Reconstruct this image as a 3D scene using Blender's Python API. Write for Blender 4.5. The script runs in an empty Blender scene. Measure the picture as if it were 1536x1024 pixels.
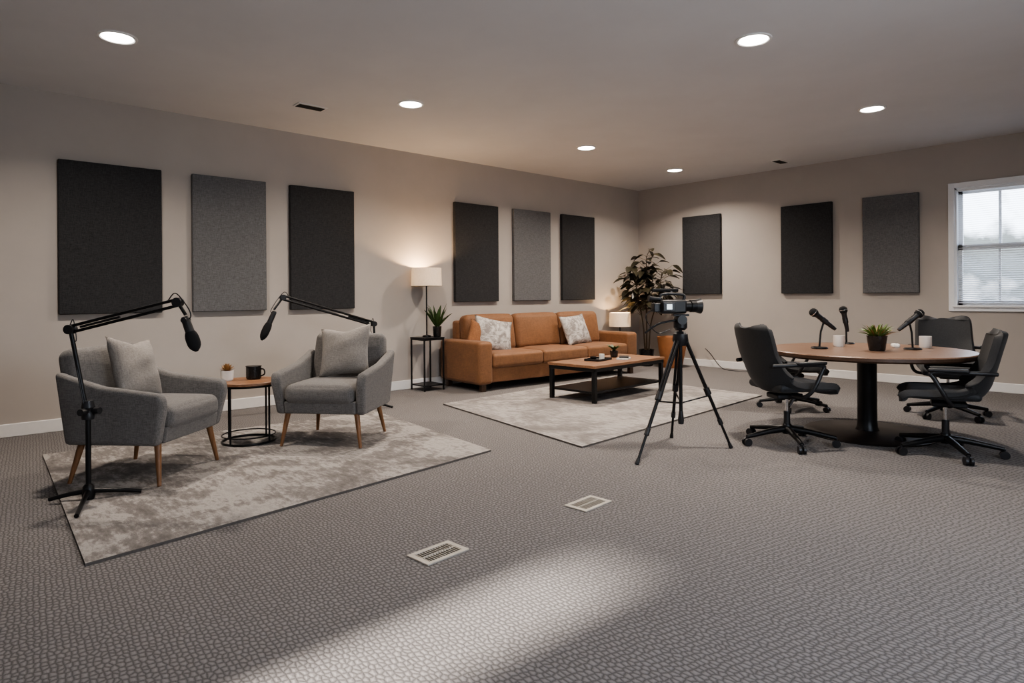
import bpy, math, random
from math import sin, cos, pi, radians, atan2
from mathutils import Vector, Matrix, Euler
random.seed(7)
SC=bpy.context.scene
COL=bpy.context.collection

# ------------------------------------------------------------ materials
def _base(name):
    m=bpy.data.materials.new(name); m.use_nodes=True
    nt=m.node_tree; b=nt.nodes['Principled BSDF']
    return m,nt,b
def N(nt,t,**k):
    n=nt.nodes.new(t)
    for a,v in k.items(): setattr(n,a,v)
    return n
def coords(nt,scale=(1,1,1),rot=(0,0,0)):
    tc=N(nt,'ShaderNodeTexCoord'); mp=N(nt,'ShaderNodeMapping')
    mp.inputs['Scale'].default_value=scale; mp.inputs['Rotation'].default_value=rot
    nt.links.new(tc.outputs['Object'],mp.inputs['Vector']); return mp.outputs['Vector']
def noise(nt,vec,scale,detail=4,rough=.6,dist=0):
    n=N(nt,'ShaderNodeTexNoise'); n.inputs['Scale'].default_value=scale; n.inputs['Detail'].default_value=detail
    n.inputs['Roughness'].default_value=rough; n.inputs['Distortion'].default_value=dist
    nt.links.new(vec,n.inputs['Vector']); return n.outputs['Fac']
def ramp(nt,fac,stops):
    r=N(nt,'ShaderNodeValToRGB'); e=r.color_ramp.elements
    while len(e)<len(stops): e.new(.5)
    for i,(p,c) in enumerate(stops):
        e[i].position=p; e[i].color=(c[0],c[1],c[2],1)
    nt.links.new(fac,r.inputs['Fac']); return r.outputs['Color']
def mixc(nt,fac,a,b,mode='MIX'):
    m=N(nt,'ShaderNodeMix',data_type='RGBA',blend_type=mode)
    if isinstance(fac,(int,float)): m.inputs[0].default_value=fac
    else: nt.links.new(fac,m.inputs[0])
    for i,s in ((6,a),(7,b)):
        if isinstance(s,tuple): m.inputs[i].default_value=(s[0],s[1],s[2],1)
        else: nt.links.new(s,m.inputs[i])
    return m.outputs[2]
def math_(nt,op,a,b=None):
    m=N(nt,'ShaderNodeMath',operation=op)
    for i,s in ((0,a),(1,b)):
        if s is None: continue
        if isinstance(s,(int,float)): m.inputs[i].default_value=s
        else: nt.links.new(s,m.inputs[i])
    return m.outputs[0]
def bump(nt,b,h,strength=.3,dist=.01):
    n=N(nt,'ShaderNodeBump'); n.inputs['Strength'].default_value=strength; n.inputs['Distance'].default_value=dist
    nt.links.new(h,n.inputs['Height']); nt.links.new(n.outputs['Normal'],b.inputs['Normal'])
def plain(name,c,rough=.5,metal=0,var=.12,scale=20,bmp=.05,coat=0):
    m,nt,b=_base(name); v=coords(nt); n=noise(nt,v,scale)
    lo=tuple(x*(1-var) for x in c); hi=tuple(min(1,x*(1+var)) for x in c)
    nt.links.new(ramp(nt,n,[(.3,lo),(.7,hi)]),b.inputs['Base Color'])
    b.inputs['Roughness'].default_value=rough; b.inputs['Metallic'].default_value=metal
    if coat: b.inputs['Coat Weight'].default_value=coat
    if bmp: bump(nt,b,n,bmp,.002)
    return m
def fabric(name,c1,c2,weave=160,bmp=.4,rough=.95,big=None,sheen=.1):
    m,nt,b=_base(name)
    a=noise(nt,coords(nt,(1,1,.12)),weave,2,.7); c=noise(nt,coords(nt,(.12,1,1)),weave,2,.7); d=noise(nt,coords(nt,(1,.12,1)),weave,2,.7)
    s=math_(nt,'ADD',math_(nt,'ADD',a,c),d); s=math_(nt,'DIVIDE',s,3)
    col=ramp(nt,s,[(.40,c1),(.60,c2)])
    if big:
        g=noise(nt,coords(nt),big,3)
        col=mixc(nt,.5,col,ramp(nt,g,[(.3,(.62,.62,.62)),(.7,(1,1,1))]),'MULTIPLY')
    nt.links.new(col,b.inputs['Base Color']); b.inputs['Roughness'].default_value=rough
    b.inputs['Sheen Weight'].default_value=sheen
    bump(nt,b,s,bmp,.003); return m
def wood(name,c1,c2,axis=0,rough=.45,sc=6):
    m,nt,b=_base(name); s=[14,14,14]; s[axis]=1
    n=noise(nt,coords(nt,tuple(s)),sc*.35,6,.65,1.2)
    f=noise(nt,coords(nt,tuple(x*6 for x in s)),sc,3,.6)
    col=ramp(nt,n,[(.28,c1),(.72,c2)])
    col=mixc(nt,.35,col,ramp(nt,f,[(.3,(.55,.55,.55)),(.7,(1,1,1))]),'MULTIPLY')
    nt.links.new(col,b.inputs['Base Color']); b.inputs['Roughness'].default_value=rough
    bump(nt,b,n,.08,.002); return m
def emis(name,c,st):
    m,nt,b=_base(name); b.inputs['Base Color'].default_value=(*c,1)
    b.inputs['Emission Color'].default_value=(*c,1); b.inputs['Emission Strength'].default_value=st; return m

WALL=plain('wall_paint',(.435,.395,.362),.9,var=.03,scale=2.5,bmp=0)
CEIL=plain('ceiling_paint',(.66,.655,.67),.95,var=.03,scale=1.5,bmp=0)
TRIM=plain('white_trim',(.78,.77,.76),.45,var=.02)
WINW=plain('window_vinyl',(.85,.86,.88),.35,var=.02)
BLK=plain('black_metal',(.010,.010,.011),.38,.4,bmp=0)
BLKP=plain('black_plastic',(.012,.012,.014),.42,bmp=0)
FOAM=plain('black_foam',(.010,.010,.011),.95,scale=300,bmp=.6)
CHROME=plain('chrome',(.6,.6,.6),.2,1,bmp=0)
GREYF=fabric('armchair_grey_fabric',(.100,.094,.090),(.195,.184,.175),weave=190)
GREYP=fabric('pillow_grey_fabric',(.19,.172,.157),(.30,.277,.256),weave=170)
TAN=fabric('sofa_tan_suede',(.185,.082,.034),(.275,.125,.053),weave=120,bmp=.3,rough=.65,big=3,sheen=.1)
TANP=fabric('pillow_tan',(.20,.085,.036),(.29,.13,.058),weave=90,bmp=.2)
PDARK=fabric('acoustic_dark_fabric',(.016,.016,.0175),(.042,.042,.045),weave=170,bmp=.4,sheen=.04)
PGREY=fabric('acoustic_grey_fabric',(.090,.090,.093),(.170,.170,.175),weave=170,bmp=.4,sheen=.04)
CHB=fabric('office_chair_fabric',(.012,.0125,.014),(.022,.023,.026),weave=200,bmp=.15,rough=.65,sheen=.08)
WOODT=wood('walnut_top',(.17,.080,.040),(.34,.18,.098),axis=1)
WOODR=wood('round_table_wood',(.16,.092,.060),(.29,.185,.13),axis=0,rough=.35)
WOODL=wood('leg_wood',(.16,.075,.03),(.27,.13,.058),axis=2)
WOODE=wood('dark_edge_wood',(.05,.025,.014),(.09,.05,.03),axis=0)
LEAF=plain('leaf_green',(.045,.085,.022),.45,var=.5,scale=9)
LEAFL=plain('leaf_bright',(.13,.20,.045),.5,var=.4,scale=14)
LEAFR=plain('leaf_dark_burgundy',(.032,.027,.015),.35,var=.8,scale=7)
LEAFB=plain('leaf_brown',(.33,.19,.08),.6,var=.4)
STEM=plain('stem',(.06,.038,.02),.8)
SOIL=plain('soil',(.03,.02,.014),1,scale=90,bmp=.8)
TERRA=plain('terracotta',(.36,.15,.06),.6,var=.15,scale=6)
WHITEC=plain('white_ceramic',(.78,.75,.71),.3,var=.02)
BLKC=plain('black_ceramic',(.015,.014,.014),.25,bmp=0)
VENT=plain('vent_beige',(.46,.42,.36),.5,.1)
VENTD=plain('vent_dark',(.02,.018,.017),.8)
SLAT=plain('blind_slat',(.55,.56,.57),.5,var=.02)
BOOK=plain('paper',(.7,.68,.64),.7)

def carpet():
    m,nt,b=_base('carpet_loop')
    v=coords(nt,(34,50,1),(0,0,radians(8)))
    ve=N(nt,'ShaderNodeTexVoronoi',feature='DISTANCE_TO_EDGE'); ve.voronoi_dimensions='2D'; ve.inputs['Scale'].default_value=1; ve.inputs['Randomness'].default_value=.6
    nt.links.new(v,ve.inputs['Vector'])
    fine=noise(nt,coords(nt),260,3,.85); big=noise(nt,coords(nt),.7,3)
    h=math_(nt,'MULTIPLY',ve.outputs['Distance'],1.8)
    h2=math_(nt,'ADD',h,math_(nt,'MULTIPLY',fine,.85))
    col=ramp(nt,h2,[(.30,(.066,.060,.058)),(.65,(.165,.152,.147)),(1.0,(.255,.238,.230))])
    col=mixc(nt,.5,col,ramp(nt,big,[(.3,(.85,.85,.85)),(.7,(1,1,1))]),'MULTIPLY')
    nt.links.new(col,b.inputs['Base Color']); b.inputs['Roughness'].default_value=1
    bump(nt,b,h2,.7,.006); return m
CARPET=carpet()
def rugmat(name,seed,dark,mid,lite):
    m,nt,b=_base(name)
    def cs(scale):
        o=coords(nt,scale); o.node.inputs['Location'].default_value=(seed,seed*2,0); return o
    g=noise(nt,cs((1,1,1)),1.7,10,.74,.5); s=noise(nt,cs((1,3.2,1)),8,8,.8); f=noise(nt,cs((1,1,1)),260,2,.8)
    t=math_(nt,'ADD',math_(nt,'MULTIPLY',g,.62),math_(nt,'MULTIPLY',s,.38))
    col=ramp(nt,t,[(.41,dark),(.485,mid),(.545,lite),(.60,tuple(x*.75 for x in lite)),(.66,lite)])
    col=mixc(nt,.45,col,ramp(nt,f,[(.3,(.5,.5,.5)),(.7,(1,1,1))]),'MULTIPLY')
    nt.links.new(col,b.inputs['Base Color']); b.inputs['Roughness'].default_value=1
    bump(nt,b,math_(nt,'ADD',f,t),.5,.004); return m
RUG1=rugmat('rug_distressed_taupe',3.1,(.14,.125,.118),(.22,.20,.188),(.42,.39,.365))
RUG2=rugmat('rug_distressed_ivory',9.4,(.21,.19,.178),(.30,.275,.26),(.45,.42,.395))
RUGE=plain('rug_binding',(.10,.09,.083),.95,scale=80)
def patpillow():
    m,nt,b=_base('pillow_ivory_pattern'); g=noise(nt,coords(nt,(1,1,1)),9,7,.75,.8); f=noise(nt,coords(nt),200,2)
    nt.links.new(ramp(nt,g,[(.42,(.24,.215,.20)),(.5,(.42,.39,.365)),(.56,(.56,.53,.50))]),b.inputs['Base Color'])
    b.inputs['Roughness'].default_value=.95; bump(nt,b,f,.3,.002); return m
PILW=patpillow()
def shade():
    m,nt,b=_base('lamp_shade_linen')
    f=noise(nt,coords(nt,(1,1,.2)),150,2); col=ramp(nt,f,[(.3,(.80,.76,.70)),(.7,(.90,.86,.80))])
    d=N(nt,'ShaderNodeBsdfDiffuse'); t=N(nt,'ShaderNodeBsdfTranslucent'); mx=N(nt,'ShaderNodeMixShader'); mx.inputs[0].default_value=.35
    nt.links.new(col,d.inputs['Color']); nt.links.new(col,t.inputs['Color'])
    nt.links.new(d.outputs[0],mx.inputs[1]); nt.links.new(t.outputs[0],mx.inputs[2])
    nt.links.new(mx.outputs[0],nt.nodes['Material Output'].inputs['Surface']); return m
SHADE=shade()
def glass():
    m,nt,b=_base('window_glass'); t=N(nt,'ShaderNodeBsdfTransparent'); g=N(nt,'ShaderNodeBsdfGlossy'); g.inputs['Roughness'].default_value=.03
    mx=N(nt,'ShaderNodeMixShader'); mx.inputs[0].default_value=.06
    nt.links.new(t.outputs[0],mx.inputs[1]); nt.links.new(g.outputs[0],mx.inputs[2]); nt.links.new(mx.outputs[0],nt.nodes['Material Output'].inputs['Surface']); return m
GLASS=glass()
DISC=emis('downlight_lens',(1,.95,.88),24)
SCREEN=emis('lcd_screen',(.75,.85,.9),1.0)

# ------------------------------------------------------------ mesh helpers
def root(name,loc=(0,0,0),rz=0,sc=1):
    e=bpy.data.objects.new(name,None); e.empty_display_size=.1; COL.objects.link(e)
    e.location=loc; e.rotation_euler=(0,0,rz); e.scale=sc if isinstance(sc,tuple) else (sc,)*3; return e
def mesh(parent,name,verts,faces,mat,smooth=35,bevel=0,sub=0,loc=(0,0,0),rot=(0,0,0),seg=2):
    me=bpy.data.meshes.new(name); me.from_pydata([tuple(v) for v in verts],[],faces); me.update()
    import bmesh
    bm=bmesh.new(); bm.from_mesh(me); bmesh.ops.recalc_face_normals(bm,faces=bm.faces); bm.to_mesh(me); bm.free()
    o=bpy.data.objects.new(name,me); COL.objects.link(o)
    if parent: o.parent=parent
    o.location=loc; o.rotation_euler=rot
    me.materials.append(mat)
    if bevel:
        b=o.modifiers.new('bevel','BEVEL'); b.width=bevel; b.segments=seg; b.limit_method='ANGLE'; b.angle_limit=radians(30)
        me.shade_smooth(); me.set_sharp_from_angle(angle=radians(60)) if seg>1 else None
        b.harden_normals=False
    elif smooth:
        me.shade_smooth(); me.set_sharp_from_angle(angle=radians(smooth))
    if sub:
        s=o.modifiers.new('sub','SUBSURF'); s.levels=sub; s.render_levels=sub
    return o
BF=[(0,1,3,2),(4,6,7,5),(0,4,5,1),(2,3,7,6),(0,2,6,4),(1,5,7,3)]
def bv(a,b): return [(x,y,z) for x in(a[0],b[0]) for y in(a[1],b[1]) for z in(a[2],b[2])]
def box(parent,name,c,s,mat,bevel=.004,rot=(0,0,0),seg=2):
    return mesh(parent,name,bv((-s[0]/2,-s[1]/2,-s[2]/2),(s[0]/2,s[1]/2,s[2]/2)),BF,mat,0,bevel,0,c,rot,seg)
def boxes(parent,name,lst,mat,bevel=0):
    V=[];F=[]
    for a,b in lst:
        k=len(V); V+=bv(a,b); F+=[tuple(i+k for i in f) for f in BF]
    return mesh(parent,name,V,F,mat,0,bevel)
def prism(parent,name,poly,x0,x1,mat,bevel=.01,seg=3,loc=(0,0,0),rot=(0,0,0),flare=0):
    n=len(poly); V=[(x0,p[0],p[1]) for p in poly]+[(x1,p[0],p[1]) for p in poly]
    if flare: V=[(x+flare*(z-poly[0][1]),y,z) for x,y,z in V]
    F=[tuple(range(n)),tuple(range(2*n-1,n-1,-1))]+[(i,(i+1)%n,n+(i+1)%n,n+i) for i in range(n)]
    return mesh(parent,name,V,F,mat,0,bevel,0,loc,rot,seg)
def spline(P,k=8):
    P=[Vector(p) for p in P]; out=[]
    Q=[P[0]*2-P[1]]+P+[P[-1]*2-P[-2]]
    for i in range(1,len(Q)-2):
        a,b,c,d=Q[i-1:i+3]
        for j in range(k):
            t=j/k; out.append(.5*((2*b)+(c-a)*t+(2*a-5*b+4*c-d)*t*t+(3*b-a-3*c+d)*t**3))
    out.append(P[-1]); return out
def tubev(pts,r,n=12):
    pts=[Vector(p) for p in pts]; m=len(pts); rr=r if isinstance(r,(list,tuple)) else [r]*m
    V=[];F=[]; t=(pts[1]-pts[0]).normalized()
    up=Vector((0,0,1)) if abs(t.z)<.9 else Vector((1,0,0)); u=t.cross(up).normalized()
    for i,p in enumerate(pts):
        if i==0: tt=(pts[1]-pts[0])
        elif i==m-1: tt=pts[-1]-pts[-2]
        else: tt=(pts[i+1]-pts[i]).normalized()+(pts[i]-pts[i-1]).normalized()
        tt=tt.normalized() if tt.length>1e-6 else t
        u=(u-tt*u.dot(tt)).normalized(); w=tt.cross(u)
        for j in range(n):
            a=2*pi*j/n; V.append(p+(u*cos(a)+w*sin(a))*rr[i])
    for i in range(m-1):
        for j in range(n): F.append((i*n+j,i*n+(j+1)%n,(i+1)*n+(j+1)%n,(i+1)*n+j))
    F.append(tuple(range(n-1,-1,-1))); F.append(tuple((m-1)*n+j for j in range(n)))
    return V,F
def tube(parent,name,pts,r,mat,n=12):
    V,F=tubev(pts,r,n); return mesh(parent,name,V,F,mat,40)
def tubes(parent,name,lst,mat,n=10):
    V=[];F=[]
    for pts,r in lst:
        v,f=tubev(pts,r,n); k=len(V); V+=v; F+=[tuple(i+k for i in g) for g in f]
    return mesh(parent,name,V,F,mat,40)
def lathe(parent,name,prof,mat,loc=(0,0,0),n=40,rot=(0,0,0),smooth=35):
    V=[];F=[]; m=len(prof)
    for r,z in prof:
        for j in range(n):
            a=2*pi*j/n; V.append((max(r,1e-4)*cos(a),max(r,1e-4)*sin(a),z))
    for i in range(m-1):
        for j in range(n): F.append((i*n+j,i*n+(j+1)%n,(i+1)*n+(j+1)%n,(i+1)*n+j))
    if prof[0][0]>1e-3: F.append(tuple(range(n-1,-1,-1)))
    if prof[-1][0]>1e-3: F.append(tuple((m-1)*n+j for j in range(n)))
    return mesh(parent,name,V,F,mat,smooth,0,0,loc,rot)
def soft(parent,name,c,s,mat,r=.04,puff=(0,0,0),rot=(0,0,0),mid=8,taper=0):
    h=[x/2 for x in s]; r=min(r,min(h)*.98)
    ax=[]
    for a in h:
        L=[-a+r*i/4 for i in range(4)]
        L+=[-(a-r)+2*(a-r)*i/mid for i in range(mid+1)]
        L+=[a-r+r*i/4 for i in range(1,5)]; ax.append(L)
    idx={};V=[];F=[]
    def vid(p):
        k=tuple(round(x,6) for x in p)
        if k not in idx:
            q=Vector([max(-(h[i]-r),min(h[i]-r,p[i])) for i in range(3)])
            d=Vector(p)-q; v=q+d.normalized()*r if d.length>1e-9 else q
            nx,ny,nz=[p[i]/h[i] for i in range(3)]
            v.x+=puff[0]*nx*(1-ny**2)*(1-nz**2); v.y+=puff[1]*ny*(1-nx**2)*(1-nz**2); v.z+=puff[2]*nz*(1-nx**4)*(1-ny**4)
            v.x*=1-taper*(nz+1)/2
            idx[k]=len(V); V.append(v)
        return idx[k]
    for a in range(3):
        b,cx=[i for i in range(3) if i!=a]
        for sgn in(-1,1):
            for i in range(len(ax[b])-1):
                for j in range(len(ax[cx])-1):
                    q=[]
                    for di,dj in((0,0),(1,0),(1,1),(0,1)):
                        p=[0,0,0]; p[a]=sgn*h[a]; p[b]=ax[b][i+di]; p[cx]=ax[cx][j+dj]; q.append(vid(p))
                    F.append(tuple(q))
    return mesh(parent,name,V,F,mat,80,0,0,c,rot)
def pillow(parent,name,c,w,hh,t,mat,rot=(0,0,0),n=18,chop=0):
    V=[];F=[]
    for s in(1,-1):
        for i in range(n+1):
            for j in range(n+1):
                x=-1+2*i/n; y=-1+2*j/n
                e=(max(0,1-abs(x)**2.6)*max(0,1-abs(y)**2.6))**.55
                px=x*w/2*(1-.09*(1-y*y)); py=y*hh/2*(1-.09*(1-x*x))
                if chop: py-=chop*max(0,y)*math.exp(-(x/.45)**2)
                z=s*e*t/2*(1+.06*sin(5*x+2*y)+.05*sin(7*y-x*3))
                V.append((px,z,py))
    k=(n+1)**2
    for s in(0,1):
        for i in range(n):
            for j in range(n):
                a=s*k+i*(n+1)+j; F.append((a,a+1,a+n+2,a+n+1))
    o=mesh(parent,name,V,F,mat,0,0,0,c,rot)
    import bmesh
    bm=bmesh.new(); bm.from_mesh(o.data); bmesh.ops.remove_doubles(bm,verts=bm.verts,dist=1e-4); bmesh.ops.recalc_face_normals(bm,faces=bm.faces); bm.to_mesh(o.data); bm.free(); o.data.shade_smooth()
    return o
def leafgeo(V,F,base,dirv,length,width,bend=.3,seg=5,roll=0,tip=1):
    d=Vector(dirv).normalized(); side=d.cross(Vector((0,0,1)))
    side=side.normalized() if side.length>.05 else Vector((1,0,0))
    side=(Matrix.Rotation(roll,3,d)@side); nrm=side.cross(d)
    p=Vector(base); k=len(V)
    for i in range(seg+1):
        t=i/seg; w=width/2*(sin(pi*min(1,t**.75*.97+.03))**.8 if t<1 else 0)
        c=p+d*length*t+Vector((0,0,-1))*bend*length*t*t
        V.append(c-side*w+nrm*w*.25); V.append(c); V.append(c+side*w+nrm*w*.25)
    for i in range(seg):
        a=k+i*3; F.append((a,a+1,a+4,a+3)); F.append((a+1,a+2,a+5,a+4))
def face(dx,dy): return atan2(dx,-dy)

# ------------------------------------------------------------ room
XL,XR,YF,YB,H=-7.06,1.6,-2.0,9.45,3.05
boxes(None,'floor',[((XL-.15,YF-.15,-.1),(XR+.15,YB+.15,0))],CARPET)
boxes(None,'ceiling',[((XL-.15,YF-.15,H),(XR+.15,YB+.15,H+.1))],CEIL)
boxes(None,'wall_left',[((XL-.12,YF,0),(XL,YB,H))],WALL)
def wall_hole(name,y0,y1,hx0,hx1,hz0,hz1):
    boxes(None,name,[((XL-.12,y0,0),(hx0,y1,H)),((hx1,y0,0),(XR+.12,y1,H)),((hx0,y0,0),(hx1,y1,hz0)),((hx0,y0,hz1),(hx1,y1,H))],WALL)
W0,W1,WZ0,WZ1=-2.25,-1.37,1.02,2.48
wall_hole('wall_back',YB,YB+.14,W0,W1,WZ0,WZ1)
S0,S1,SZ0,SZ1=-2.04,-1.62,.75,2.00
wall_hole('wall_front',YF-.14,YF,S0,S1,SZ0,SZ1)
R0,R1,RZ0,RZ1=1.2,3.6,.95,2.45
boxes(None,'wall_right',[((XR,YF,0),(XR+.12,R0,H)),((XR,R1,0),(XR+.12,YB,H)),((XR,R0,0),(XR+.12,R1,RZ0)),((XR,R0,RZ1),(XR+.12,R1,H))],WALL)
def baseboard(name,a,b):
    boxes(None,name,[(a,b)],TRIM,.006)
baseboard('baseboard_left',(XL,YF,0),(XL+.018,YB-.02,.115))
baseboard('baseboard_back',(XL+.02,YB-.018,0),(XR-.02,YB,.115))
baseboard('baseboard_right',(XR-.018,YF,0),(XR,YB-.02,.115))
baseboard('baseboard_front',(XL+.02,YF,0),(XR-.02,YF+.018,.115))
# back window
w=root('window_1',((W0+W1)/2,YB,(WZ0+WZ1)/2))
hw=(W1-W0)/2; hh=(WZ1-WZ0)/2
boxes(w,'casing',[((-hw-.065,-.025,-hh-.06),(-hw,0,hh+.065)),((hw,-.025,-hh-.06),(hw+.065,0,hh+.065)),((-hw,-.025,hh),(hw,0,hh+.065)),((-hw,-.025,-hh-.06),(hw,0,-hh))],WINW,.004)
boxes(w,'sill',[((-hw-.02,-.05,-hh-.012),(hw+.02,.10,-hh+.012))],WINW,.004)
boxes(w,'jamb',[((-hw,0,-hh),(-hw+.02,.13,hh)),((hw-.02,0,-hh),(hw,.13,hh)),((-hw,0,hh-.02),(hw,.13,hh))],WINW)
boxes(w,'upper_sash',[((-hw+.02,.09,-.02),(-hw+.065,.12,hh-.02)),((hw-.065,.09,-.02),(hw-.02,.12,hh-.02)),((-hw+.02,.09,hh-.07),(hw-.02,.12,hh-.02)),((-hw+.02,.09,-.03),(hw-.02,.12,.025)),((-.014,.095,0),(.014,.115,hh-.03))],WINW)
boxes(w,'lower_sash',[((-hw+.02,.06,-hh+.01),(-hw+.065,.09,.03)),((hw-.065,.06,-hh+.01),(hw-.02,.09,.03)),((-hw+.02,.06,-.03),(hw-.02,.09,.03)),((-hw+.02,.06,-hh+.01),(hw-.02,.09,-hh+.07)),((-.012,.066,-hh+.05),(.012,.085,-.02))],WINW)
boxes(w,'glass',[((-hw+.06,.104,0),(hw-.06,.106,hh-.06)),((-hw+.06,.074,-hh+.06),(hw-.06,.076,-.02))],GLASS)
V=[];F=[]
z=hh-.04
while z>-hh+.03:
    k=len(V); t=.001 if z>0 else .005
    V+=[(-hw+.03,.030,z-t),(hw-.03,.030,z-t),(hw-.03,.052,z+t),(-hw+.03,.052,z+t),(-hw+.03,.030,z-t+.002),(hw-.03,.030,z-t+.002),(hw-.03,.052,z+t+.002),(-hw+.03,.052,z+t+.002)]
    F+=[(k,k+1,k+2,k+3),(k+4,k+5,k+6,k+7),(k,k+1,k+5,k+4),(k+2,k+3,k+7,k+6)]
    z-=.026
mesh(w,'blind_slats',V,F,SLAT,0)
boxes(w,'blind_head_rail',[((-hw+.025,.02,hh-.04),(hw-.025,.06,hh-.005))],WINW)
# front window (behind the photographer) – real opening for the sun
w=root('window_2',((S0+S1)/2,YF,(SZ0+SZ1)/2)); a=(S1-S0)/2; b=(SZ1-SZ0)/2
boxes(w,'casing',[((-a-.06,0,-b-.06),(-a,.02,b+.06)),((a,0,-b-.06),(a+.06,.02,b+.06)),((-a,0,b),(a,.02,b+.06)),((-a,0,-b-.06),(a,.02,-b))],WINW)
# unseen window opening (right wall), added to hold a cool fill light
w=root('fill_window',(XR,(R0+R1)/2,(RZ0+RZ1)/2)); a=(R1-R0)/2; b=(RZ1-RZ0)/2
boxes(w,'casing',[((-.02,-a-.06,-b-.06),(0,-a,b+.06)),((-.02,a,-b-.06),(0,a+.06,b+.06)),((-.02,-a,b),(0,a,b+.06)),((-.02,-a,-b-.06),(0,a,-b)),((.04,-.02,-b),(.08,.02,b))],WINW)
l=bpy.data.lights.new('cool_fill','AREA'); l.shape='RECTANGLE'; l.size=2*b; l.size_y=2*a; l.energy=62; l.color=(.84,.92,1.0)  # added area fill, brightens walls and ceiling from out of view
lo=bpy.data.objects.new('cool_fill_light',l); COL.objects.link(lo); lo.parent=w; lo.location=(.11,0,0); lo.rotation_euler=(0,radians(90),0)

# downlights
for i,(x,y) in enumerate([(-5.27,1.0),(-5.27,3.46),(-5.40,6.16),(-5.52,8.29),(-2.30,4.47),(-2.38,7.06),(-2.3,1.2),(.3,4.4)]):
    r=root('recessed_downlight',(x,y,H))
    lathe(r,'trim_ring',[(.128,0),(.126,-.008),(.110,-.010),(.100,-.004),(.100,0)],TRIM)
    lathe(r,'lens',[(0,-.014),(.06,-.013),(.1,-.006),(.1,-.001),(0,-.001)],DISC)
    l=bpy.data.lights.new('downlight','AREA'); l.shape='DISK'; l.size=.18; l.energy=(40,48,50,52,48,46,8,8)[i]; l.color=(1,.885,.77); l.spread=radians(145)
    lo=bpy.data.objects.new('downlight_lamp',l); COL.objects.link(lo); lo.parent=r; lo.location=(0,0,-.018)
# ceiling vents
for x,y,rz in((-5.98,2.77,0),(-4.19,8.89,0)):
    r=root('ceiling_vent',(x,y,H),rz)
    boxes(r,'frame',[((-.07,-.15,-.008),(.07,.15,0))],TRIM,.003)
    boxes(r,'slots',[((-.055+i*.022,-.13,-.012),(-.042+i*.022,.13,-.008)) for i in range(5)],VENTD)
# floor registers
for x,y in((-2.46,1.75),(-2.45,2.79)):
    r=root('floor_vent',(x,y,0),radians(4),(.92,.92,1))
    boxes(r,'frame',[((-.085,-.135,0),(-.06,.135,.008)),((.06,-.135,0),(.085,.135,.008)),((-.06,-.135,0),(.06,-.105,.008)),((-.06,.105,0),(.06,.135,.008))],VENT,.002)
    boxes(r,'duct_dark',[((-.06,-.105,0),(.06,.105,.002))],VENTD)
    boxes(r,'louvers',[((-.058,-.10+i*.0165,.001),(.058,-.0965+i*.0165,.007)) for i in range(13)]+[((-.003,-.105,.001),(.003,.105,.0075))],VENT)
# acoustic panels
for a,b,m in((.86,1.70,0),(1.98,2.73,1),(3.0,3.79,0),(5.30,6.08,0),(6.38,7.15,1),(7.41,8.19,0)):
    z0,z1=(1.05,2.45) if b<4 else (1.11,2.47)
    mesh(None,'acoustic_panel',bv((XL+.001,a,z0),(XL+.055,b,z1)),BF,(PDARK,PGREY)[m],0,.008)
for a,b,m in((-6.12,-5.42,0),(-4.43,-3.70,0),(-3.30,-2.63,1)):
    mesh(None,'acoustic_panel',bv((a,YB-.055,1.19),(b,YB-.001,2.48)),BF,(PDARK,PGREY)[m],0,.008)

# rugs
def rug(name,c,mat):
    n=24; V=[];F=[];ctr=sum((Vector(p) for p in c),Vector((0,0)))/4
    for top in(1,0):
        for i in range(n+1):
            for j in range(n+1):
                s=i/n;t=j/n
                p=(Vector(c[0])*(1-s)+Vector(c[1])*s)*(1-t)+(Vector(c[3])*(1-s)+Vector(c[2])*s)*t-ctr
                V.append((p.x,p.y,.014 if top else .0))
    k=(n+1)**2; nf=0
    for i in range(n):
        for j in range(n):
            a=i*(n+1)+j; F.append((a,a+1,a+n+2,a+n+1)); F.append((k+a,k+a+n+1,k+a+n+2,k+a+1))
    nf=len(F)
    for i in range(n):
        for a,b in((i,i+1),(n*(n+1)+i,n*(n+1)+i+1),(i*(n+1),(i+1)*(n+1)),(i*(n+1)+n,(i+1)*(n+1)+n)):
            F.append((a,b,b+k,a+k))
    o=mesh(None,name,V,F,mat,40,0,0,(ctr.x,ctr.y,0))
    o.data.materials.append(RUGE)
    for f in o.data.polygons:
        if abs(f.normal.z)<.5: f.material_index=1
    return o
rug('area_rug',[(-6.02,.63),(-3.42,.51),(-3.78,3.19),(-5.9,3.4)],RUG1)
rug('area_rug',[(-5.75,4.17),(-3.37,3.77),(-3.62,7.18),(-5.95,7.3)],RUG2)
RZ=.0145

# ------------------------------------------------------------ armchairs
def armchair(loc,rz,sc):
    r=root('armchair',loc,rz,sc)
    prism(r,'seat_base',[(-.37,.26),(-.39,.36),(.34,.36),(.34,.26)],-.34,.34,GREYF,.015)
    soft(r,'seat_cushion',(0,-.07,.415),(.655,.69,.14),GREYF,.05,(0,.01,.022))
    soft(r,'backrest',(0,.345,.56),(.80,.15,.60),GREYF,.055,(0,.015,0),(radians(-13),0,0),8,.10)
    for s in(-1,1):
        poly=[(-.36,.255),(-.425,.50),(-.415,.565),(-.385,.585),(.05,.628),(.30,.69),(.40,.72),(.36,.255)]
        if s>0: prism(r,'arm_right',poly,.335,.425,GREYF,.03,4,flare=.10)
        else: prism(r,'arm_left',poly,-.425,-.335,GREYF,.03,4,flare=-.10)
    k=0
    for x,y in((-.33,-.31),(.33,-.31),(-.31,.30),(.31,.30)):
        k+=1; sx=.05*(1 if x>0 else -1); sy=-.045 if y<0 else .07
        tube(r,'leg_%d'%k,[(x+sx,y+sy,0),(x,y,.27)],[.014,.026],WOODL,14)
    return r
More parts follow.
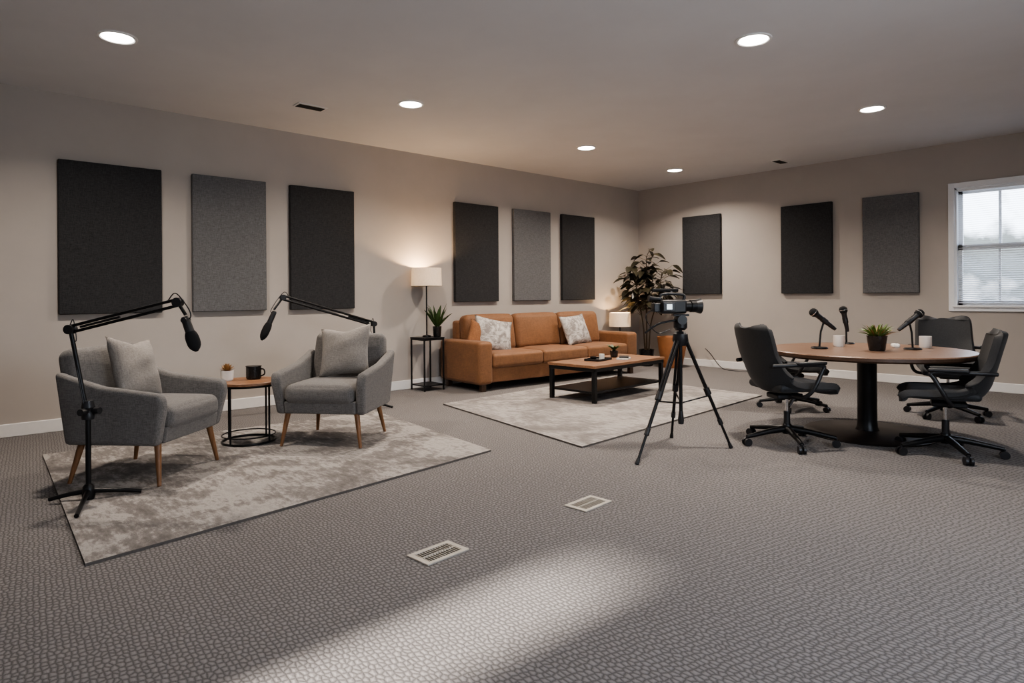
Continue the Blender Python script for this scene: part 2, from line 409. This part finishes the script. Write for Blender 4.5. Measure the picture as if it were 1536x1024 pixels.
a1=armchair((-4.93,1.10,RZ),face(.74,.67),(.86,.86,1.0))
a2=armchair((-4.965,2.505,RZ),face(.644,-.765),(.86,.86,1.0))
pillow(a1,'throw_pillow',(.04,.13,.70),.52,.44,.17,GREYP,(radians(-20),radians(6),0),chop=.03)
pillow(a2,'throw_pillow',(.04,.13,.72),.52,.44,.17,GREYP,(radians(-20),radians(-5),0),chop=.03)

# round side table
r=root('side_table',(-5.38,1.94,RZ))
lathe(r,'tabletop',[(0,.475),(.245,.475),(.25,.48),(.25,.497),(.246,.5),(0,.5)],WOODT)
lathe(r,'top_rim',[(.238,.462),(.25,.462),(.253,.475),(.238,.475)],BLK)
ring=[(.205*cos(t*pi/24),.205*sin(t*pi/24),.010) for t in range(49)]
tube(r,'base_ring',ring,.009,BLK,8)
ring2=[(.205*cos(t*pi/24),.205*sin(t*pi/24),.060) for t in range(49)]
tube(r,'upper_base_ring',ring2,.005,BLK,8)
tubes(r,'legs',[([(.205*cos(a),.205*sin(a),.01),(.205*cos(a),.205*sin(a),.47)],.008) for a in (.5,.5+pi/2,.5+pi,.5+1.5*pi)],BLK)
def pot(parent,prof,mat): return lathe(parent,'pot',prof,mat)
r=root('potted_succulent',(-5.47,1.80,RZ+.5))
pot(r,[(0,0),(.038,0),(.047,.01),(.050,.085),(.045,.085),(.042,.07),(0,.07)],WHITEC)
V=[];F=[]
for i in range(34):
    a=i*2.4; e=.35+.8*(i/34); leafgeo(V,F,(0,0,.07),(cos(a)*(1.1-e*.8),sin(a)*(1.1-e*.8),e),.08,.026,.05,3)
mesh(r,'leaves',V,F,LEAFB,60)
def mugobj(name,loc,mat,rr=.042,h=.09,rz=0,handle=True):
    r=root(name,loc,rz)
    lathe(r,'cup',[(0,0),(rr*.85,0),(rr,.012),(rr,h),(rr*.9,h),(rr*.88,.014),(0,.014)],mat)
    if handle: tube(r,'handle',spline([(rr*.95,0,h*.8),(rr+.025,0,h*.75),(rr+.03,0,h*.4),(rr*.95,0,h*.22)],6),.006,mat,8)
    return r
r=mugobj('black_mug',(-5.43,2.0,RZ+.5),BLKC,.06,.105,radians(48),True)
lathe(r,'rim',[(.056,.103),(.063,.105),(.063,.110),(.056,.110)],BLKC)

# ------------------------------------------------------------ boom mic stands
def boom(loc,P0,elbow,mictop,micbot,legs,name='microphone_boom_stand',ms=1.0):
    r=root(name,loc); L=Vector(loc)
    P0,E,mt,mb=[Vector(p)-L for p in(P0,elbow,mictop,micbot)]
    foot=[]
    for l in legs:
        l=Vector((l[0],l[1],L.z))-L
        foot.append(([(0,0,.05),l*.5+Vector((0,0,.035)),l+Vector((0,0,.012))],[.016,.013,.012]))
    tubes(r,'tripod_feet',foot,BLK)
    lathe(r,'hub',[(0,.0),(.03,.0),(.035,.02),(.03,.075),(.018,.09),(0,.09)],BLK)
    mid=Vector((0,0,P0.z*.52))
    tube(r,'lower_pole',[(0,0,.02),mid],.015,BLK)
    tube(r,'upper_pole',[mid-Vector((0,0,.04)),P0],.012,BLK)
    lathe(r,'clamp_collar',[(0,-.05),(.032,-.05),(.036,-.02),(.026,0),(.036,.02),(.028,.06),(0,.06)],BLKP,mid)
    d=(E-P0).normalized(); h=Vector((d.x,d.y,0)).normalized(); s=h.cross(Vector((0,0,1)))
    tube(r,'clamp_knob',[mid-s*.01,mid+h*.07],.02,BLKP)
    tube(r,'clamp_knob_side',[mid,mid+s*.07],.02,BLKP)
    up=d.cross(s).normalized(); up=up if up.z>0 else -up
    tube(r,'base_joint',[P0-s*.025,P0+s*.025],.028,BLKP,16)
    tube(r,'elbow_joint',[E-s*.022,E+s*.022],.028,BLKP,16)
    tubes(r,'parallel_arms',[([P0+up*.018,E+up*.018],.009*ms),([P0-up*.018,E-up*.018],.009*ms)],BLK)
    tube(r,'spring',[P0+d*.06,P0+d*.3],.007,BLKP)
    tubes(r,'drop_link',[([E,mt+Vector((0,0,.03))],.010)],BLK)
    tube(r,'cradle',[mt-s*.03,mt+s*.03],.016,BLKP,14)
    q=(mb-mt).normalized()
    tube(r,'mic_body',[mt-q*.02,mt,mt+(mb-mt)*.40],[.018,.024,.026],BLKP,18)
    ln=(mb-mt).length
    ff=[mt+q*ln*(.38+.62*i/8) for i in range(9)]; rr=[.028,.034,.037,.038,.038,.037,.033,.024,.008]
    tube(r,'foam_windscreen',ff,rr,FOAM,20)
    tube(r,'cable',spline([P0+up*.02,P0+up*.05+d*.03,P0-up*.06+h*.02,P0-up*.12-h*.01,mid+s*.03+Vector((0,0,.02))],6),.003,BLKP,6)
    tube(r,'mic_cable',spline([E+up*.02-d*.06,E+up*.055,E+h*.05-up*.03,mt+h*.03+Vector((0,0,.02)),mt],6),.0035,BLKP,6)
    return r
rh=Vector((.67,.742,0))
B=Vector((-4.50,.69,RZ))
boom(tuple(B),tuple(B+rh*-.10+Vector((0,0,1.00))),tuple(B+rh*.535+Vector((0,0,1.155))),tuple(B+rh*.58+Vector((0,0,1.05))),tuple(B+rh*.645+Vector((0,0,.865))),[(-4.60,.51),(-4.42,.95),(-4.15,.58)])
boom((-6.10,3.54,0),(-6.10,3.52,.90),(-6.17,2.56,1.19),(-6.17,2.47,1.04),(-6.20,2.36,.78),[(-6.28,3.64),(-5.96,3.66),(-6.12,3.36)],ms=1.3)

# ------------------------------------------------------------ plant stand, lamp, plant
r=root('plant_stand',(-6.83,4.71,0)); q=.145
boxes(r,'frame',[((sx*q-.009,sy*q-.009,0),(sx*q+.009,sy*q+.009,.65)) for sx in(-1,1) for sy in(-1,1)]
 +[((-q,sy*q-.008,z),(q,sy*q+.008,z+.016)) for sy in(-1,1) for z in(.06,.634)]+[((sx*q-.008,-q,z),(sx*q+.008,q,z+.016)) for sx in(-1,1) for z in(.06,.634)],BLK,.002)
boxes(r,'top',[((-q-.012,-q-.012,.65),(q+.012,q+.012,.67))],BLK,.003)
boxes(r,'lower_shelf',[((-q,-q,.062),(q,q,.074))],BLK,.002)
WB=emis('warm_bulb',(1,.75,.45),6)
def lamp(loc,pole_h,sr,sh,energy,base=.07):
    r=root('table_lamp',loc)
    lathe(r,'base',[(0,0),(base,0),(base,.012),(base*.9,.02),(.014,.026),(0,.026)],BLK)
    tube(r,'pole',[(0,0,.02),(0,0,pole_h+.04)],.009,BLK)
    lathe(r,'shade',[(sr,pole_h),(sr*.97,pole_h+sh),(sr*.965,pole_h+sh),(sr*.995,pole_h),(sr,pole_h)],SHADE,n=48)
    tubes(r,'shade_spider',[([(0,0,pole_h+.04),(sr*.98*cos(a),sr*.98*sin(a),pole_h+.03)],.002) for a in(0,2.1,4.2)],BLK,6)
    lathe(r,'bulb',[(0,pole_h+.04),(.012,pole_h+.04),(.028,pole_h+.085),(.02,pole_h+.11),(0,pole_h+.12)],WB)
    l=bpy.data.lights.new('bulb','POINT'); l.energy=energy; l.color=(1,.66,.36); l.shadow_soft_size=.03
    lo=bpy.data.objects.new('bulb_light',l); COL.objects.link(lo); lo.parent=r; lo.location=(0,0,pole_h+.15)
    return r
lamp((-6.855,4.72,.67),.65,.195,.23,40,.055)
r=root('potted_plant',(-6.74,4.80,.67))
pot(r,[(0,0),(.04,0),(.048,.01),(.056,.13),(.058,.135),(.050,.135),(.047,.12),(0,.12)],BLKC)
V=[];F=[]; rp=random.Random(3)
for i in range(34):
    a=i*2.4; e=1.2+2.6*rp.random()
    leafgeo(V,F,(.015*cos(a),.015*sin(a),.12),(cos(a),sin(a),e),.22+.18*rp.random(),.038,.12+.15*rp.random(),6,rp.uniform(-.4,.4))
mesh(r,'leaves',V,F,LEAF,60)

# ------------------------------------------------------------ sofa
LW=3.0
r=root('sofa',(-6.50,6.50,0),radians(90-2.5))
hx=LW/2
soft(r,'base',(0,0,.20),(LW-.3,.80,.20),TAN,.02)
for s in(-1,1):
    soft(r,'arm_%s'%('left' if s<0 else 'right'),(s*(hx-.11),-.01,.355),(.22,.88,.53),TAN,.045,(0,0,.004))
soft(r,'back_frame',(0,.37,.50),(LW-.40,.15,.72),TAN,.04)
n=3; cw=(LW-.44)/n
for i in range(n):
    cx=-(LW-.44)/2+cw*(i+.5)
    soft(r,'seat_cushion_%d'%(i+1),(cx,-.10,.375),(cw-.008,.70,.17),TAN,.04,(0,.006,.018))
    soft(r,'back_cushion_%d'%(i+1),(cx,.215,.68),(cw-.01,.19,.50),TAN,.07,(0,.03,.012),(radians(-10),0,0))
for s in(-1,1):
    for y in(-.38,.36):
        box(r,'foot',(s*(hx-.10),y,.05),(.07,.06,.10),WOODE,.006)
pillow(r,'throw_pillow_white_a',(-.95,-.03,.67),.56,.48,.17,PILW,(radians(-24),radians(12),radians(-14)))
pillow(r,'throw_pillow_white_b',(.62,.0,.675),.56,.47,.17,PILW,(radians(-22),radians(-3),radians(6)))
pillow(r,'throw_pillow_tan',(-1.13,-.0,.65),.42,.38,.12,TANP,(radians(-22),radians(25),radians(-10)))

# coffee table
r=root('coffee_table',(-4.93,5.99,RZ),radians(3)); a,b=.34,.70
for i in range(5):
    w_=2*a/5; box(r,'top_plank_%d'%(i+1),(-a+w_*(i+.5),0,.395),(w_-.003,2*b,.03),WOODT,.003)
boxes(r,'apron',[((-a+.01,-b+.01,.34),(-a+.04,b-.01,.38)),((a-.04,-b+.01,.34),(a-.01,b-.01,.38)),((-a+.01,-b+.01,.34),(a-.01,-b+.04,.38)),((-a+.01,b-.04,.34),(a-.01,b-.01,.38))],BLK,.003)
boxes(r,'legs',[((sx*(a-.035)-.022,sy*(b-.035)-.022,0),(sx*(a-.035)+.022,sy*(b-.035)+.022,.38)) for sx in(-1,1) for sy in(-1,1)],BLK,.003)
boxes(r,'lower_shelf',[((-a+.03,-b+.03,.10),(a-.03,b-.03,.125))],BLK,.003)
r=root('potted_plant',(-5.05,6.25,RZ+.41))
pot(r,[(0,0),(.03,0),(.045,.01),(.05,.08),(.043,.08),(.04,.07),(0,.07)],BLKC)
V=[];F=[]
for i in range(26):
    a=i*2.4; leafgeo(V,F,(0,0,.07),(cos(a),sin(a),1.2),.12+.07*random.random(),.028,.3,4)
mesh(r,'leaves',V,F,LEAF,60)
r=root('decor_tray',(-4.95,5.83,RZ+.41),radians(10))
boxes(r,'tray',[((-.10,-.15,0),(.10,.15,.008)),((-.10,-.15,0),(-.092,.15,.025)),((.092,-.15,0),(.10,.15,.025)),((-.1,-.15,0),(.1,-.142,.025)),((-.1,.142,0),(.1,.15,.025))],BLKP,.002)
lathe(r,'candle',[(0,.008),(.032,.008),(.032,.07),(.028,.072),(0,.068)],WHITEC,(.02,.05,0))
lathe(r,'bowl',[(0,.008),(.02,.008),(.045,.045),(.042,.045),(.018,.014),(0,.014)],BLKC,(-.02,-.07,0))
r=root('book_stack',(-4.80,6.12,RZ+.41),radians(25))
box(r,'book_lower',(0,0,.011),(.13,.19,.022),BOOK,.002); box(r,'book_upper',(.004,0,.031),(.11,.16,.018),BLKP,.002,(0,0,.2))

# end table + second lamp
r=root('end_table',(-6.78,8.55,0))
lathe(r,'top',[(0,.40),(.19,.40),(.2,.405),(.2,.42),(0,.42)],WOODT)
tube(r,'post',[(0,0,.0),(0,0,.40)],.018,BLK); lathe(r,'foot',[(0,0),(.14,0),(.14,.01),(.02,.02),(0,.02)],BLK)
lamp((-6.78,8.55,.42),.24,.18,.23,15,.06)

# big tree
r=root('potted_rubber_tree',(-6.47,8.86,0))
pot(r,[(0,0),(.09,0),(.10,.01),(.125,.27),(.13,.28),(.115,.28),(.11,.25),(0,.25)],BLKC)
lathe(r,'soil',[(0,.25),(.11,.25),(.11,.262),(0,.268)],SOIL)
rn=random.Random(4); V=[];F=[];st=[]
trunks=[[(0,0,.25),(.02,-.02,.7),(-.02,.02,1.2),(.01,.0,1.82)],[(.03,.02,.25),(.06,.04,.7),(.14,.12,1.1),(.20,.16,1.55)],[(-.03,0,.25),(-.04,-.04,.7),(-.10,-.09,1.15),(-.15,-.14,1.55)]]
for T in trunks:
    P=spline(T,10); st.append((P,[.015-.009*i/len(P) for i in range(len(P))]))
    for i in range(11,len(P)):
        for _ in range(4):
            az=rn.random()*2*pi; ln=.05+.17*rn.random()
            b0=P[i]; d=Vector((cos(az),sin(az),.25+.5*rn.random())); e=b0+d*ln
            if e.z<.95: continue
            st.append(([b0,e],[.003,.002]))
            leafgeo(V,F,e,(d.x,d.y,rn.uniform(-.7,.2)),.14+.06*rn.random(),.105,.25,5,rn.uniform(-.7,.7))
tubes(r,'stems',st,STEM,7); mesh(r,'leaves',V,F,LEAFR,60)
r=root('terracotta_planter',(-6.06,8.99,0))
pot(r,[(0,0),(.15,0),(.16,.02),(.215,.28),(.235,.46),(.24,.50),(.225,.50),(.215,.45),(0,.45)],TERRA)
lathe(r,'soil',[(0,.45),(.215,.45),(.215,.46),(0,.47)],SOIL)
r=root('power_cable',(-5.7,9.3,0))
tube(r,'cord',spline([(0,.10,.30),(.12,.06,.22),(.35,-.02,.03),(.6,-.10,.006),(.95,-.05,.006),(1.25,.08,.02),(1.28,.12,.12)],8),.006,BLKP,6)

# ------------------------------------------------------------ tripod + camcorder
r=root('camera_tripod',(-2.81,4.28,0))
ap=Vector((0,0,.86)); tips=[Vector((.03,-.60,0)),Vector((.24,.32,0)),Vector((-.29,.30,0))]
for i,t in enumerate(tips):
    h=Vector((t.x,t.y,0)).normalized(); A=ap+h*.035; d=t-A; s=h.cross(Vector((0,0,1)))
    tubes(r,'leg_%d_upper'%(i+1),[([A+s*.012,A+d*.48+s*.012],.011),([A-s*.012,A+d*.48-s*.012],.011)],BLK)
    tube(r,'leg_%d_clamp'%(i+1),[A+d*.45,A+d*.51],.024,BLKP)
    tube(r,'leg_%d_middle'%(i+1),[A+d*.48,A+d*.76],.013,BLK)
    tube(r,'leg_%d_clamp_low'%(i+1),[A+d*.73,A+d*.78],.018,BLKP)
    tube(r,'leg_%d_lower'%(i+1),[A+d*.75,A+d*.975],.010,BLK)
    tube(r,'leg_%d_foot'%(i+1),[A+d*.955,A+d*.995],[.013,.016],BLKP)
    tube(r,'spreader_%d'%(i+1),[(0,0,.36),A+d*.52],.006,BLK)
tube(r,'centre_column',[(0,0,.26),(0,0,.96)],.014,BLK)
lathe(r,'column_weight',[(0,.20),(.02,.20),(.024,.23),(.015,.30),(0,.30)],BLKP)
lathe(r,'spider',[(0,.80),(.04,.80),(.06,.84),(.055,.89),(.03,.91),(0,.91)],BLKP)
lathe(r,'fluid_head',[(0,.92),(.035,.92),(.052,.94),(.052,.985),(.035,1.0),(0,1.0)],BLKP)
tube(r,'tilt_drum',[(-.05,.045,1.0),(.05,-.045,1.0)],.036,BLKP,20)
tube(r,'pan_handle',spline([(0,-.02,1.0),(-.10,-.14,.97),(-.17,-.22,.90)],5),.008,BLK)
box(r,'plate',(0,0,1.035),(.07,.12,.016),BLK,.003,(0,0,radians(-42)))
c=root('camcorder',(-2.85,4.23,1.043),radians(47.9+10),1.15)
box(c,'body',(0,0,.050),(.18,.085,.092),BLKP,.014,(0,0,0),3)
box(c,'rear_battery',(-.11,0,.045),(.055,.055,.06),BLKP,.006)
tube(c,'lens_barrel',[(.085,0,.052),(.125,0,.052),(.128,0,.052),(.165,0,.052)],[.036,.036,.042,.042],BLK,28)
tube(c,'lens_hood',[(.165,0,.052),(.20,0,.052)],[.042,.052],BLKP,28)
tube(c,'front_glass',[(.198,0,.052),(.203,0,.052)],[.040,.036],plain('lens_glass',(.02,.02,.04),.05,bmp=0),28)
tube(c,'top_handle',spline([(.08,0,.085),(.085,0,.125),(.02,0,.135),(-.07,0,.132),(-.085,0,.11),(-.08,0,.085)],6),.010,BLKP)
tube(c,'shotgun_mic',[(-.13,.02,.160),(.05,.02,.160)],.012,FOAM,16)
box(c,'mic_mount',(.0,.015,.146),(.02,.025,.018),BLKP,.003)
tube(c,'viewfinder',[(-.08,0,.10),(-.14,0,.105),(-.165,0,.107)],[.014,.015,.021],BLKP,16)
box(c,'lcd_panel',(-.05,-.070,.05),(.080,.010,.056),BLKP,.003,(0,0,radians(-8)))
box(c,'lcd_screen',(-.0505,-.0762,.05),(.036,.002,.034),SCREEN,.0005,(0,0,radians(-8)))
tube(c,'hand_strap',spline([(.06,.045,.07),(.03,.068,.055),(-.04,.068,.045),(-.07,.045,.035)],6),.010,BLKP)
tube(c,'cable',spline([(-.13,.0,.04),(-.19,-.01,-.02),(-.12,-.03,-.12),(-.03,-.03,-.10)],6),.003,BLKP,6)

# ------------------------------------------------------------ round table
r=root('round_conference_table',(-2.05,5.92,0)); TZ=.715
lathe(r,'tabletop',[(0,TZ-.032),(.775,TZ-.032),(.785,TZ-.025),(.785,TZ-.007),(.778,TZ),(0,TZ)],WOODR,n=72)
lathe(r,'edge_band',[(.745,TZ-.045),(.775,TZ-.045),(.788,TZ-.032),(.788,TZ-.010),(.785,TZ-.010),(.785,TZ-.032),(.745,TZ-.032)],WOODE,n=72)
lathe(r,'column',[(.10,.02),(.08,.06),(.075,.12),(.075,.60),(.09,.65),(.16,TZ-.032)],BLK,n=36)
lathe(r,'base_plate',[(0,0),(.50,0),(.505,.008),(.49,.018),(.12,.035),(0,.035)],plain('base_bronze',(.035,.026,.022),.4,.4,bmp=0),n=64)
def tabmic(x,y,head,tail):
    r=root('desk_microphone',(x,y,TZ)); L=Vector((x,y,TZ)); hd=Vector(head)-L; tl=Vector(tail)-L
    lathe(r,'base',[(0,0),(.068,0),(.07,.006),(.062,.014),(.012,.018),(0,.018)],BLK)
    m=hd*.45+tl*.55
    tube(r,'stem',[(0,0,.01),(m.x*.3,m.y*.3,m.z*.6),m],.008,BLK)
    q=(tl-hd).normalized(); ln=(tl-hd).length
    tube(r,'handle',[hd+q*.06,hd+q*.075,hd+q*ln*.9,tl],[.028,.023,.017,.014],BLKP,18)
    tube(r,'grille',[hd-q*.0,hd+q*.006,hd+q*.018,hd+q*.035,hd+q*.055,hd+q*.062],[.010,.025,.034,.037,.033,.027],FOAM,20)
    tube(r,'grille_band',[hd+q*.031,hd+q*.037],.0385,CHROME,20)
    tube(r,'clip',[m-q*.025,m+q*.025],.024,BLKP,14)
def off(x,y,s,z): return (x+rh.x*s,y+rh.y*s,z)
tabmic(-2.37,5.74,off(-2.37,5.74,-.075,1.05),off(-2.37,5.74,.14,.88))
tabmic(-2.40,6.42,off(-2.40,6.42,-.035,1.07),off(-2.40,6.42,.01,.83))
tabmic(-1.77,6.15,off(-1.77,6.15,.085,1.04),off(-1.77,6.15,-.12,.88))
r=root('potted_plant',(-1.94,5.83,TZ))
pot(r,[(0,0),(.055,0),(.062,.01),(.076,.115),(.078,.125),(.068,.125),(.064,.11),(0,.11)],BLKC)
for nm,mt,cnt in(('leaves',LEAFL,80),('leaves_dry',LEAFB,20)):
    V=[];F=[]; rp=random.Random(cnt)
    for i in range(cnt):
        a=i*2.4+(.5 if cnt<20 else 0); e=rp.random()
        leafgeo(V,F,(.03*cos(a),.03*sin(a),.11),(cos(a),sin(a),.6+2.4*e),.13+.07*rp.random(),.015,.35,5,rp.uniform(-.5,.5))
    mesh(r,nm,V,F,mt,60)
mugobj('candle_jar',(-2.33,6.06,TZ),WHITEC,.048,.10,handle=False)
mugobj('coffee_mug',(-1.75,6.42,TZ),WHITEC,.048,.10,handle=False)
r=root('computer_mouse',(-1.93,6.24,TZ),radians(30)); soft(r,'shell',(0,0,.018),(.06,.10,.034),WHITEC,.016,(0,0,.004)); box(r,'wheel',(0,-.025,.036),(.008,.016,.008),BLKP,.002)

# ------------------------------------------------------------ office chairs
def ochair(loc,rz,sc=(1,1,1)):
    r=root('office_chair',loc,rz,sc)
    sp=[]; cas=[]
    for i in range(5):
        a=2*pi*i/5+pi/2; d=Vector((cos(a),sin(a),0)); t=d*.345
        sp.append(([Vector((0,0,.12)),d*.15+Vector((0,0,.105)),t+Vector((0,0,.072))],[.028,.022,.016]))
        s=d.cross(Vector((0,0,1)))
        for k in(-1,1):
            cas.append(([t+s*k*.008+Vector((0,0,.030)),t+s*k*.026+Vector((0,0,.030))],.030))
        cas.append(([t+Vector((0,0,.03)),t+Vector((0,0,.075))],.009))
    tubes(r,'star_base',sp,BLK,12); tubes(r,'casters',cas,BLKP,16)
    lathe(r,'hub',[(0,.08),(.032,.08),(.036,.10),(.034,.15),(.028,.16),(0,.16)],BLK)
    tube(r,'gas_lift',[(0,0,.15),(0,0,.26)],.024,BLKP,18)
    tube(r,'gas_piston',[(0,0,.25),(0,0,.385)],.013,CHROME,16)
    box(r,'tilt_mechanism',(0,.02,.385),(.16,.22,.04),BLKP,.012)
    path=spline([(0,-.26,.415),(0,-.23,.445),(0,-.10,.445),(0,.08,.435),(0,.18,.455),(0,.24,.53),(0,.272,.64),(0,.305,.78),(0,.335,.90),(0,.342,.93)],6)
    m=len(path); nu=18; V=[]
    for i,p in enumerate(path):
        t=i/(m-1)
        tg=(path[min(i+1,m-1)]-path[max(i-1,0)]).normalized(); nr=Vector((0,-tg.z,tg.y))
        if nr.z<0 and nr.y>0: nr=-nr
        w=.255-.02*max(0,(t-.5)/.5)
        if t<.16: w*=.82+.18*math.sqrt(max(0,1-((.16-t)/.16)**2))
        if t>.84: w*=.70+.30*math.sqrt(max(0,1-((t-.84)/.16)**2))
        curl=.035+.085*math.exp(-((t-.50)/.18)**2)
        if t>.5: curl=max(curl,.05)
        for j in range(nu+1):
            u=-1+2*j/nu; V.append(p+Vector((u*w*(1-.05*abs(u)**3),0,0))+nr*curl*abs(u)**2.2)
    F=[(i*(nu+1)+j,i*(nu+1)+j+1,(i+1)*(nu+1)+j+1,(i+1)*(nu+1)+j) for i in range(m-1) for j in range(nu)]
    o=mesh(r,'seat_shell',V,F,CHB,0); o.data.shade_smooth()
    s=o.modifiers.new('solid','SOLIDIFY'); s.thickness=.05; s.offset=0
    s=o.modifiers.new('bev','BEVEL'); s.width=.016; s.segments=3; s.limit_method='ANGLE'; s.angle_limit=radians(50)
    soft(r,'seat_pad',(0,-.02,.470),(.44,.44,.06),CHB,.028,(0,0,.01))
    for sd in(-1,1):
        P=spline([(sd*.12,.03,.405),(sd*.25,.02,.41),(sd*.30,-.02,.48),(sd*.305,-.08,.60),(sd*.30,-.10,.645),(sd*.295,.0,.655),(sd*.28,.16,.655),(sd*.24,.28,.65)],6)
        tube(r,'armrest_%s'%('l' if sd<0 else 'r'),P,.015,BLKP,12)
        soft(r,'arm_pad_%s'%('l' if sd<0 else 'r'),(sd*.297,-.0,.668),(.05,.24,.026),BLKP,.012)
    return r
def cdir(X,Y): return (.67*X-.742*Y,.742*X+.67*Y)
ochair((-2.35,5.07,0),face(*cdir(.975,.20)),(1.02,1.02,1))
ochair((-1.40,5.60,0),face(*cdir(-.86,.50)),(1.02,1.02,.965))
ochair((-1.80,7.29,0),face(*cdir(-.45,-.89)))
ochair((-3.02,6.68,0),face(*cdir(.97,-.25)),(.98,.98,.90))

# ------------------------------------------------------------ world, sun
W=bpy.data.worlds.new('overcast_day'); SC.world=W; W.use_nodes=True; nt=W.node_tree; bg=nt.nodes['Background']
tc=N(nt,'ShaderNodeTexCoord'); sx=N(nt,'ShaderNodeSeparateXYZ'); nt.links.new(tc.outputs['Generated'],sx.inputs[0])
nz=N(nt,'ShaderNodeTexNoise'); nz.inputs['Scale'].default_value=26; nz.inputs['Detail'].default_value=8; nt.links.new(tc.outputs['Generated'],nz.inputs['Vector'])
h=math_(nt,'ADD',sx.outputs['Z'],math_(nt,'MULTIPLY',math_(nt,'SUBTRACT',nz.outputs['Fac'],.5),.14))
h=math_(nt,'ADD',h,.1)
col=ramp(nt,h,[(.07,(.40,.42,.45)),(.10,(.07,.08,.085)),(.165,(.11,.125,.13)),(.195,(.72,.80,.92)),(.6,(.62,.76,1.0))])
nt.links.new(col,bg.inputs['Color']); bg.inputs['Strength'].default_value=7.0
l=bpy.data.lights.new('sun','SUN'); l.energy=22; l.angle=radians(3.6); l.color=(1,.92,.84)
lo=bpy.data.objects.new('sun',l); COL.objects.link(lo)
d=Vector((.0,1,-.466)); lo.rotation_euler=d.to_track_quat('-Z','Y').to_euler(); lo.location=(0,-6,5)

# ------------------------------------------------------------ camera
cam=bpy.data.cameras.new('camera'); co=bpy.data.objects.new('camera',cam); COL.objects.link(co)
cam.lens=36*967/1536; cam.shift_y=-70/1536
co.matrix_world=Matrix.Translation((0,0,1.2))@Matrix.Rotation(radians(47.9),4,'Z')@Matrix.Rotation(pi/2,4,'X')@Matrix.Rotation(radians(-.4),4,'Z')
cam.clip_start=.05
SC.camera=co
SC.view_settings.view_transform='AgX'; SC.view_settings.look='AgX - Medium High Contrast'; SC.view_settings.exposure=0
